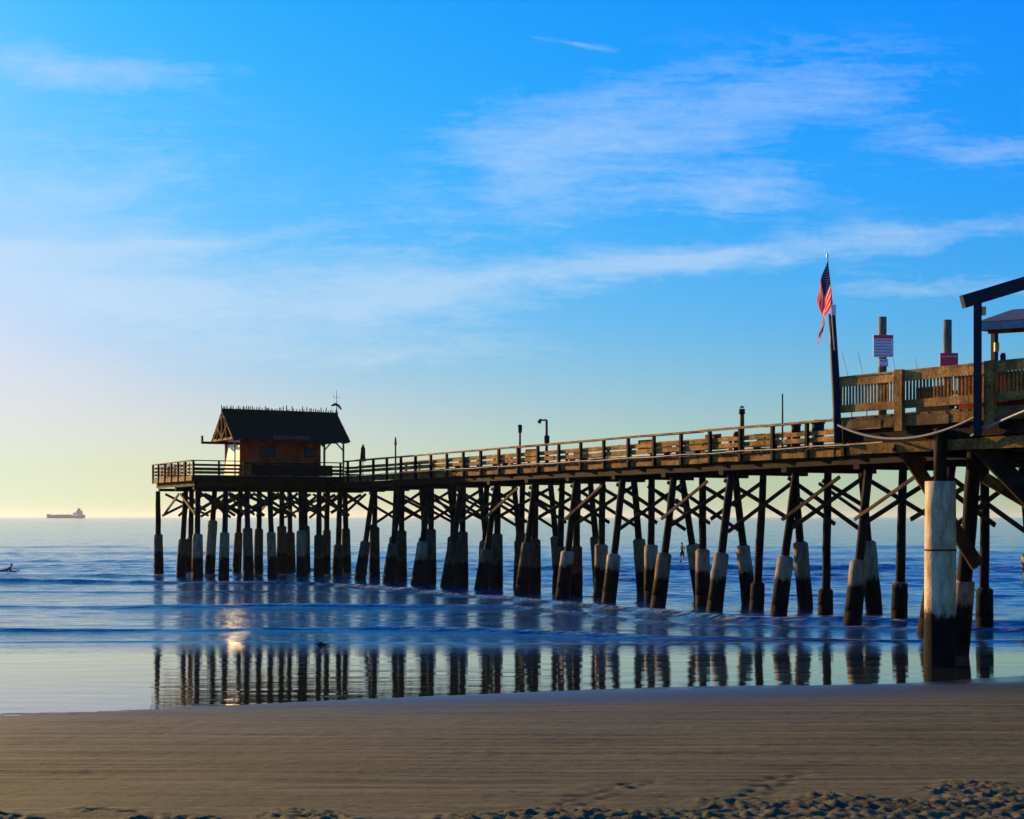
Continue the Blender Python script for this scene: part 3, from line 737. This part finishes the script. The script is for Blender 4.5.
# heavy plank braces
def plankbrace(q0, q1, wd, th, mat):
    d = (q1-q0).normalized(); MB().bar(q0, q1, th, wd, Vector((0,-1,0)).cross(d), .008).build('diagonal_brace', mat, bw)
plankbrace(P(903, 446, 43.6), P(978, 566, 44.0), .38, .12, M_brace)
plankbrace(P(965, 430, 41.2), P(1052, 520, 40.2), .50, .14, M_brace)
plankbrace(P(985, 478, 48), P(1060, 522, 47), .34, .14, M_board)
plankbrace(P(925, 462, 43.0), P(893, 447, 43.0), .2, .1, M_brace)
tubeb = MB().tube(P(938, 455, 41.5), P(938, 482, 41.5), .03, .03, 6).build('drain_pipe', M_white, bw)

# flag pole and flag
fp = thing('flag_pole', P(837, 441, 44.7), 'dark leaning timber pole at the corner of the boardwalk with a thin flagstaff on top', 'flag pole')
MB().tube(P(838.5, 443, 44.7), P(831.8, 314, 44.7), .125, .105, 10, 4, .008).build('pole', M_navy, fp, True)
MB().tube(P(834.5, 350, 44.55), P(827.5, 257, 44.5), .022, .015, 6).build('staff', M_metal, fp)
MB().tube(P(827.5, 257, 44.5), P(827.3, 254, 44.5), .03, .03, 8).build('finial', M_metal, fp)
MB().box(P(833.5, 310, 44.45), (.13, .05, .30)).build('bracket', M_white, fp)
def flag():
    nt_, ns = 26, 40; vs = []; uvs = []; fs = []
    top = P(827.8, 260, 44.48); bot = P(832.6, 303, 44.52)
    for i in range(nt_+1):
        t = i/nt_; h = top.lerp(bot, t)
        for k in range(ns+1):
            s_ = k/ns
            e = s_**.8
            drop = e*(1.36-.12*t)
            spread = .50*math.sin(min(1, s_*1.5)*math.pi/2)*(1-.30*s_)
            fold = math.sin(t*6+1.2*s_+.6)
            x = -spread*(.55+.25*t)*(.85+.30*fold*(.4+.6*s_)) - .03*e - .05*math.sin(s_*9)*e
            y = .15*math.cos(t*6+1.2*s_)*min(1, s_*2.2) - .02
            # lower hoist part gathers upward so the bottom edge stays short of the pole
            vs.append(h+Vector((x, y, -drop*.96))); uvs.append((s_, 1-t))
    for i in range(nt_):
        for k in range(ns):
            a = i*(ns+1)+k; fs.append([a, a+1, a+ns+2, a+ns+1])
    me = bpy.data.meshes.new('flag'); me.from_pydata([tuple(v-top) for v in vs], [], fs); me.update()
    uvl = me.uv_layers.new(name='UVMap')
    for p in me.polygons:
        for li in p.loop_indices: uvl.data[li].uv = uvs[me.loops[li].vertex_index]
        p.use_smooth = True
    m, nt, b = new_mat('flag_cloth')
    uv = N(nt, 'ShaderNodeUVMap').outputs[0]; sp = N(nt, 'ShaderNodeSeparateXYZ'); nt.links.new(uv, sp.inputs[0])
    stripe = mth(nt, 'GREATER_THAN', mth(nt, 'MODULO', mth(nt, 'MULTIPLY', sp.outputs[1], 13.0), 2.0), 1.0)
    c = mixc(nt, stripe, (.95,.01,.02), (.80,.62,.62))
    can = mth(nt, 'MULTIPLY', mth(nt, 'LESS_THAN', sp.outputs[0], .34), mth(nt, 'GREATER_THAN', sp.outputs[1], 6/13))
    vo = N(nt, 'ShaderNodeTexVoronoi'); vo.inputs['Scale'].default_value = 1.0; vo.inputs['Randomness'].default_value = 0
    nt.links.new(mapping(nt, uv, (22, 16, 1)), vo.inputs['Vector'])
    star = mth(nt, 'LESS_THAN', vo.outputs['Distance'], .24)
    cn = mixc(nt, star, (.008,.02,.14), (.4,.42,.5))
    fc = mixc(nt, can, c, cn); nt.links.new(fc, b.inputs['Base Color']); b.inputs['Roughness'].default_value = .75
    tr = N(nt, 'ShaderNodeBsdfTranslucent'); nt.links.new(fc, tr.inputs[0]); mx = N(nt, 'ShaderNodeMixShader'); mx.inputs[0].default_value = .7
    nt.links.new(b.outputs[0], mx.inputs[1]); nt.links.new(tr.outputs[0], mx.inputs[2]); nt.links.new(mx.outputs[0], nt.nodes['Material Output'].inputs[0])
    me.materials.append(m)
    o = bpy.data.objects.new('flag', me); col.objects.link(o); o.location = top
    md = o.modifiers.new('cloth_thickness', 'SOLIDIFY'); md.thickness = .004
    tag(o, 'American flag with red and white stripes hanging limp from the flagstaff', 'flag')
flag()
# signs on posts
def signpost(px0, px1, ytop, ybase, d, label):
    t = thing('sign_post', Vector((P((px0+px1)/2, 400, d).x, d, DT)), label, 'sign post')
    x = (P(px0, 0, d).x+P(px1, 0, d).x)/2
    MB().tube(Vector((x, d, DT)), Vector((x, d, P(0, ytop, d).z)), .125, .115, 12, 4, .006).build('post', M_post, t, True)
    return t
def board(t, x0, y0, x1, y1, d, mat, rows, ink, head=None):
    a = P(x0, y0, d); c = P(x1, y1, d); cx = (a.x+c.x)/2; cz = (a.z+c.z)/2; wd = abs(c.x-a.x); hh = abs(a.z-c.z)
    o = MB().box((cx, d, cz), (wd, .02, hh)).build('sign_board', mat, t)
    if head:
        MB().box((cx, d-.014, cz+hh*.42), (wd*.98, .008, hh*.15)).build('header_band', head, o)
    if rows:
        m = MB()
        for i in range(rows):
            z = cz+hh*(.26-.68*i/max(1, rows-1)); x = cx-wd*.40
            while x < cx+wd*.36:
                l = rnd.uniform(.03,.10); m.box((x+l/2, d-.014, z), (l, .006, .022)); x += l+.022
        m.build('lettering', ink, o)
    return o
s1 = signpost(879, 886, 317, 0, 45.6, 'grey post behind the balustrade carrying a white sign with a red header')
board(s1, 873.3, 335, 893.3, 357, 45.44, M_signface, 6, M_ink, M_red)
board(s1, 879, 359, 888, 366.5, 45.44, M_signface, 2, M_ink)
s2 = signpost(944, 951, 320, 0, 43.6, 'grey post behind the balustrade carrying a plain red sign board')
board(s2, 940, 353, 958, 367.5, 43.44, M_red, 2, M_signface)
# pergola frame
pg = thing('pergola', P(977.5, 420, 41.0), 'dark open pergola frame with one post and a sloping roof beam at the right edge', 'pergola')
ap = a_at(977.5, -.24)
pb = D(ap, -.24, 0)
MB().box(Vector((pb.x, pb.y, (6.3+P(0,303,pb.y).z)/2)), (.20, .20, P(0,303,pb.y).z-6.3), (Vector((.958,-.287,0)), Vector((.287,.958,0)), ZZ), .006).build('post', M_navy, pg)
q0 = P(962.5, 302, pb.y+.3); q1 = P(1100, 260, pb.y+1.6)
MB().bar(q0, q1, .16, .34).build('roof_beam', M_navy, pg)
MB().box(P(983.5, 311, pb.y), (.10, .12, .22)).build('lantern', M_amber, pg)
q2 = D(ap+.6, 5.2, 0)
# canopy roof behind
M_gz = flat('grey_canopy', (.07,.075,.085), .7)
gz = thing('gazebo', P(1040, 400, 50), 'low hipped canopy with blue fascia standing on the boardwalk behind the pergola', 'gazebo')
def G(px, py, d): return P(px, py, d)
e = [G(976, 322, 47), G(1075, 316, 45), G(1090, 321, 53), G(1000, 326, 55)]
ap_ = [G(1012, 309.5, 50.0), G(1062, 306, 49.5)]
m = MB(); 
for q in ((e[0], e[1], ap_[1], ap_[0]), (e[1], e[2], ap_[1]), (e[2], e[3], ap_[0], ap_[1]), (e[3], e[0], ap_[0])): m.prism(list(q), ZZ*-.06)
m.build('roof', M_gz, gz)
m = MB()
for i in range(4): m.bar(e[i]-ZZ*.14, e[(i+1)%4]-ZZ*.14, .05, .22)
m.build('fascia', M_pblue, gz)
for i, (px, d) in enumerate(((994.5, 49), (1070, 47), (1062, 52.5))):
    zt = P(0, 329, d).z; x = P(px, 0, d).x
    MB().box((x, d, (DT+zt)/2), (.16, .16, zt-DT), (A, B, ZZ)).build('post', M_navy, gz)
MB().bar(G(989, 331, 48.9), G(1074, 326, 46.9), .14, .18).build('beam', M_board, gz)
MB().box(G(996.5, 347, 48.8), (.13, .13, .28)).build('lantern', M_amber, gz)
# dark seat back post peeping over the rail
t = thing('bollard', P(1003, 375, 42.5), 'short dark round topped bollard peeping over the balustrade below the canopy', 'bollard')
x = P(1003, 0, 42.5).x; zt = P(0, 353, 42.5).z
MB().tube((x, 42.5, DT), (x, 42.5, zt-.08), .075, .075, 12).tube((x, 42.5, zt-.08), (x, 42.5, zt), .085, .05, 12).build('post', M_dark, t, True)
MB().tube((x, 42.5, DT), (x, 42.5, DT+.04), .13, .13, 12).build('base_plate', M_metal, t)
# picnic tables behind the balusters
def table(a, b, label):
    t = thing('picnic_table', D(a, b, DT), label, 'table', 'picnic tables on the boardwalk')
    MB().box(D(a, b, DT+.74), (1.7, .75, .05), (A, B, ZZ), .005).build('tabletop', M_brace, t)
    for s_ in (-1, 1):
        MB().box(D(a, b+s_*.68, DT+.44), (1.7, .26, .05), (A, B, ZZ), .005).build('bench_seat', M_brace, t)
    for s_ in (-1, 1):
        mm = MB(); mm.bar(D(a+s_*.6, b-.55, DT), D(a+s_*.6, b-.2, DT+.70), .05, .09); mm.bar(D(a+s_*.6, b+.55, DT), D(a+s_*.6, b+.2, DT+.70), .05, .09)
        mm.bar(D(a+s_*.6, b-.8, DT+.38), D(a+s_*.6, b+.8, DT+.38), .05, .08); mm.build('leg_frame', M_timber, t)
table(1.4, 3.0, 'wooden picnic table behind the balustrade near the white sign')
table(4.3, 3.3, 'wooden picnic table behind the balustrade near the red sign')
table(6.9, 3.4, 'wooden picnic table behind the balustrade beside the pergola post')
bc = thing('bar_counter', D(5.6, .95, DT), 'low red brown bar counter standing just behind the balusters below the red sign', 'bar counter')
MB().box(D(6.0, 1.0, DT+.46), (5.2, .10, .90), (A, B, ZZ), .006).build('front_panel', M_hutwall, bc)
MB().box(D(6.0, 1.2, DT+.94), (5.3, .55, .05), (A, B, ZZ), .006).build('counter_top', M_dark, bc)
MB().box(D(2.2, 1.3, DT+.40), (1.2, .05, .78), (A, B, ZZ), .006).build('side_panel', M_timber, bc)
# slack cables
def cable(pts, label, n=24):
    cu = [Vector(p) for p in pts]; out_ = []
    for k in range(n+1):
        t = k/n; out_.append(cu[0]*(1-t)**2 + cu[1]*2*t*(1-t) + cu[2]*t*t)
    tag(MB().path(out_, .035, 6).build('cable', M_rope), label, 'cable', 'cables slung under the boardwalk')
cable((P(838, 425, 44.4), P(900, 456, 42.3), P(975, 417, 40.4)), 'sagging pale cable between the flag pole and the pergola post')
cable((P(971, 436, 40.6), P(1000, 420, 39.8), P(1040, 405, 38.4)), 'short pale cable rising to the right edge under the balustrade')
# unidentified faint lines, built as thin rods leaning behind the rail
for i, (x0, x1, yt, lab) in enumerate(((851, 842, 352, 'thin dark rod leaning beside the flag pole, leftmost of the rods'), (866, 858, 353, 'thin dark rod leaning between the flag pole and white sign'), (897, 893, 358, 'thin dark rod leaning just right of the white sign'), (921, 915, 358, 'thin dark rod leaning midway between the two sign posts'))):
    base = P(x0+1, 396, 44.8); base.z = DT
    tp = P(x1, yt, 44.0)
    t = thing('thin_rod', base, lab, 'fishing rod', 'thin rods leaning on the balustrade')
    mid = (base+tp)/2+Vector((.08,0,.05))
    MB().tube(base, base.lerp(mid, .5), .014, .012, 6).build('handle', M_dark, t)
    MB().path([base.lerp(mid, .5), mid, tp], .006, 5).build('blade', M_rope, t)

# ------------------------------------------------------------------ people on boards
def figure(name, joints, edges, loc, rz, mat, parent=None):
    me = bpy.data.meshes.new(name); ks = list(joints)
    me.from_pydata([joints[k][0] for k in ks], [(ks.index(a), ks.index(b)) for a, b in edges], [])
    o = bpy.data.objects.new(name, me); col.objects.link(o)
    o.modifiers.new('skin', 'SKIN'); ss = o.modifiers.new('sub', 'SUBSURF'); ss.levels = 2; ss.render_levels = 2
    sv = me.skin_vertices[0].data if me.skin_vertices else None
    if sv is None:
        me.attributes  # noqa
        bm = bmesh.new(); bm.from_mesh(me); bm.verts.layers.skin.verify(); bm.to_mesh(me); bm.free(); sv = me.skin_vertices[0].data
    for i, k in enumerate(ks): sv[i].radius = joints[k][1]
    sv[0].use_root = True
    bpy.context.view_layer.update()
    dg = bpy.context.evaluated_depsgraph_get()
    nm = bpy.data.meshes.new_from_object(o.evaluated_get(dg))
    bpy.data.objects.remove(o)
    o = bpy.data.objects.new(name, nm); col.objects.link(o); nm.materials.clear(); nm.materials.append(mat)
    for p in nm.polygons: p.use_smooth = True
    o.location = loc; o.rotation_euler = (0, 0, rz)
    return o
def add_hands(o, hands):
    """unequal bent fingers and a thumb joined onto the body mesh: (wrist end, direction, side)"""
    bm = bmesh.new(); bm.from_mesh(o.data)
    for c, d, sd_ in hands:
        c = Vector(c); d = Vector(d).normalized(); sd_ = Vector(sd_).normalized(); n = d.cross(sd_)
        m = MB()
        for i, l in enumerate((.062,.074,.070,.054)):
            b0 = c+sd_*(.03-.02*i); k = b0+d*l*.55+n*.012; m.tube(b0-d*.02, k, .0095, .009, 6); m.tube(k, k+d*l*.4+n*.03, .009, .006, 6)
        b0 = c+sd_*.032-d*.03; m.tube(b0, b0+sd_*.03+d*.03, .012, .008, 6)
        n0 = len(bm.verts); vv = [bm.verts.new(p) for p in m.v]
        for f in m.f:
            try: bm.faces.new([vv[i] for i in f])
            except ValueError: pass
    bm.to_mesh(o.data); bm.free()
def surfboard(c, L_, wd, rz, label, name='surfboard'):
    m = MB(); n = 20; ring = []
    for k in range(n):
        a = 2*math.pi*k/n; x = math.cos(a)*L_/2; y = math.sin(a)*wd/2*(1-abs(math.cos(a))**3*.4); ring.append((x, y, .06+.10*(abs(x)/(L_/2))**3))
    rt = Matrix.Rotation(rz, 3, 'Z')
    m.prism([Vector(c)+rt@Vector(p) for p in ring], ZZ*.09)
    o = m.build(name, M_surf); return tag(o, label, 'surfboard')
d = F*CAMH/(563-HOR); pc = Vector(((682-CX)*d/F, d, .0))
zb = float(water_z(np.array([[pc.x]]), np.array([[pc.y]]))[0,0]); pc.z = zb
surfboard(pc, 3.0, .75, R(8), 'pale paddle board under the distant standing rider', 'paddle_board')
J = {'pelvis': ((0,0,.93), (.125,.10)), 'waist': ((0,0,1.08), (.115,.09)), 'chest': ((0,0,1.28), (.15,.105)), 'neckb': ((0,0,1.43), (.09,.07)), 'neck': ((0,0,1.50), (.05,.05)),
     'chin': ((0,-.02,1.57), (.06,.065)), 'head': ((0,-.01,1.66), (.078,.095)), 'crown': ((0,.0,1.735), (.06,.07)),
     'shl': ((.17,0,1.40), (.06,.06)), 'ell': ((.27,-.06,1.14), (.042,.042)), 'wrl': ((.12,-.26,1.05), (.028,.03)), 'hal': ((.08,-.31,1.06), (.022,.04)),
     'shr': ((-.17,0,1.40), (.06,.06)), 'elr': ((-.27,-.04,1.16), (.042,.042)), 'wrr': ((-.14,-.25,1.22), (.028,.03)), 'har': ((-.10,-.30,1.25), (.022,.04)),
     'hpl': ((.10,0,.88), (.095,.095)), 'knl': ((.15,-.04,.50), (.062,.062)), 'anl': ((.17,.02,.10), (.038,.04)), 'tol': ((.18,-.14,.04), (.035,.025)),
     'hpr': ((-.10,0,.88), (.095,.095)), 'knr': ((-.15,-.04,.50), (.062,.062)), 'anr': ((-.17,.02,.10), (.038,.04)), 'tor': ((-.18,-.14,.04), (.035,.025))}
E = [('pelvis','waist'),('waist','chest'),('chest','neckb'),('neckb','neck'),('neck','chin'),('chin','head'),('head','crown'),('neckb','shl'),('shl','ell'),('ell','wrl'),('wrl','hal'),
     ('neckb','shr'),('shr','elr'),('elr','wrr'),('wrr','har'),('pelvis','hpl'),('hpl','knl'),('knl','anl'),('anl','tol'),('pelvis','hpr'),('hpr','knr'),('knr','anr'),('anr','tor')]
man = figure('person', J, E, pc+ZZ*.16, R(25), M_skin)
add_hands(man, (((.07,-.335,1.06), (-.4,-.8,.1), (0,0,1)), ((-.09,-.325,1.255), (.4,-.8,.1), (0,0,1))))
tag(man, 'distant person standing upright on a paddle board seen between the pier piles', 'person')
def garment(name, parts, mat, parent):
    m = MB()
    for a, b_, ra, rb in parts: m.tube(Vector(a), Vector(b_), ra, rb, 12, 3, 0, False)
    o = m.build(name, mat, None, True); loc = o.location.copy(); o.parent = parent; o.location = loc; return o
garment('shorts', (((0,0,.84),(0,0,1.06),.165,.135),((.10,0,.90),(.14,-.03,.56),.115,.095),((-.10,0,.90),(-.14,-.03,.56),.115,.095)), M_wetsuit, man)
hm = MB(); hm.tube((0,.02,1.63),(0,.02,1.74),.098,.085,12,3).tube((0,.02,1.74),(0,.02,1.79),.085,.03,12); o = hm.build('hair', M_hair, None, True); l = o.location.copy(); o.parent = man; o.location = l
pd = thing('paddle', pc+Vector((-.05,-.35,.2)), 'thin paddle held upright by the standing paddle boarder', 'paddle')
MB().tube(pc+Vector((-.12,-.33,.25)), pc+Vector((-.02,-.30,1.75)), .015, .015, 6).build('shaft', M_dark, pd)
MB().box(pc+Vector((-.14,-.34,.10)), (.18,.02,.42)).build('paddle_blade', M_dark, pd)
# seated surfer at the left edge
d2 = 115.0; sc = Vector(((3-CX)*d2/F, d2, 0)); sc.z = float(water_z(np.array([[sc.x]]), np.array([[sc.y]]))[0,0])+.02
surfboard(sc+Vector((.15,0,-.04)), 2.1, .52, R(6), 'pale surfboard under the prone surfer at the left edge')
J2 = {'pelvis': ((0,0,.17), (.12,.10)), 'waist': ((.16,0,.18), (.11,.085)), 'chest': ((.38,0,.27), (.15,.10)), 'neckb': ((.50,0,.36), (.09,.07)), 'neck': ((.55,0,.42), (.05,.05)),
      'chin': ((.60,0,.46), (.06,.06)), 'head': ((.62,0,.55), (.09,.075)), 'crown': ((.61,0,.62), (.065,.06)),
      'shl': ((.45,.18,.32), (.06,.06)), 'ell': ((.60,.30,.12), (.042,.042)), 'wrl': ((.82,.26,.04), (.028,.03)), 'hal': ((.89,.25,.02), (.022,.04)),
      'shr': ((.45,-.18,.32), (.06,.06)), 'elr': ((.60,-.30,.12), (.042,.042)), 'wrr': ((.82,-.26,.04), (.028,.03)), 'har': ((.89,-.25,.02), (.022,.04)),
      'hpl': ((-.06,.10,.15), (.09,.085)), 'knl': ((-.47,.13,.13), (.06,.06)), 'anl': ((-.88,.13,.12), (.038,.04)),
      'hpr': ((-.06,-.10,.15), (.09,.085)), 'knr': ((-.47,-.13,.13), (.06,.06)), 'anr': ((-.88,-.13,.12), (.038,.04))}
E2 = [e_ for e_ in E if 'tol' not in e_ and 'tor' not in e_]
s2_ = figure('person', J2, E2, sc, R(10), M_wetsuit)
add_hands(s2_, (((.91,.25,.02), (.9,-.1,-.2), (0,-1,0)), ((.91,-.25,.02), (.9,.1,-.2), (0,1,0))))
tag(s2_, 'dark wetsuited surfer lying prone on a board at the left edge', 'person')
hm = MB(); hm.tube((.60,0,.56),(.60,0,.62),.095,.085,12,3).tube((.60,0,.62),(.60,0,.67),.085,.03,12); o = hm.build('hair', M_hair, None, True); l = o.location.copy(); o.parent = s2_; o.location = l

# ------------------------------------------------------------------ ship on the horizon
ds = 5600.0; px2m = ds/F
sx = (66-CX)*px2m
ship = thing('cargo_ship', Vector((sx, ds, 0)), 'hazy cargo ship with its bridge at the right end, far out on the horizon', 'ship')
def S(dx, z, w_=0): return Vector((sx+dx*px2m, ds+w_, z*px2m))
m = MB(); hb = 8.0
prof = [(-19,4.2),(-18.3,0),(18,0),(19,3.6),(17,3.6),(12,3.2),(-15,3.2),(-16,4.3)]
m.prism([S(a_, z_-.3, -hb) for a_, z_ in prof], Vector((0, 16, 0))); m.build('hull', M_hull, ship)
def sbox(x0, x1, z0, z1, name, mat): MB().box(S((x0+x1)/2, (z0+z1)/2), ((x1-x0)*px2m, 13, (z1-z0)*px2m)).build(name, mat, ship)
sbox(7.5, 16.5, 3.2, 5.6, 'superstructure', M_super); sbox(10.5, 16, 5.6, 7.6, 'bridge', M_super); sbox(12, 14, 7.6, 9.8, 'funnel', M_hull)
sbox(-12, 6, 2.9, 3.6, 'deck_cargo', M_super)
for x in (-14, -5, 3): MB().tube(S(x, 3), S(x, 5.6), 1.0, .5, 6).build('mast', M_super, ship)

# small lump of seaweed left on the wet sand
def blob(px, py, sz, label):
    d = F*4.1/(py-HOR); p = P(px, py, d); x, y = p.x, p.y
    z = float(water_z(np.array([[x]]), np.array([[y]]))[0,0]); m = MB()
    for i in range(14):
        a = rnd.uniform(0, 6.28); r = rnd.uniform(0, sz)
        q = Vector((x+math.cos(a)*r, y+math.sin(a)*r*.6, z+.01)); m.tube(q, q+Vector((rnd.uniform(-.2,.2), rnd.uniform(-.15,.15), rnd.uniform(.04,.14))), .035, .012, 6)
    tag(m.build('seaweed', M_wetsuit), label, 'seaweed')
blob(322, 643, .12, 'small dark clump of seaweed in the shallows below the middle of the pier')

# ------------------------------------------------------------------ haze over the sea
def haze():
    m = MB(); m.box((0, 10300, 24), (60000, 21000, 54)); o = m.build('haze', None)
    mt = bpy.data.materials.new('sea_haze'); mt.use_nodes = True; nt = mt.node_tree; nt.nodes.clear()
    out = N(nt, 'ShaderNodeOutputMaterial'); pv = N(nt, 'ShaderNodeVolumePrincipled')
    pv.inputs['Density'].default_value = HAZE; pv.inputs['Color'].default_value = (.85,.9,1,1); pv.inputs['Anisotropy'].default_value = .3
    nt.links.new(pv.outputs[0], out.inputs['Volume']); o.data.materials.append(mt); tag(o, kind='stuff')
HAZE = 4e-5
if HAZE: haze()
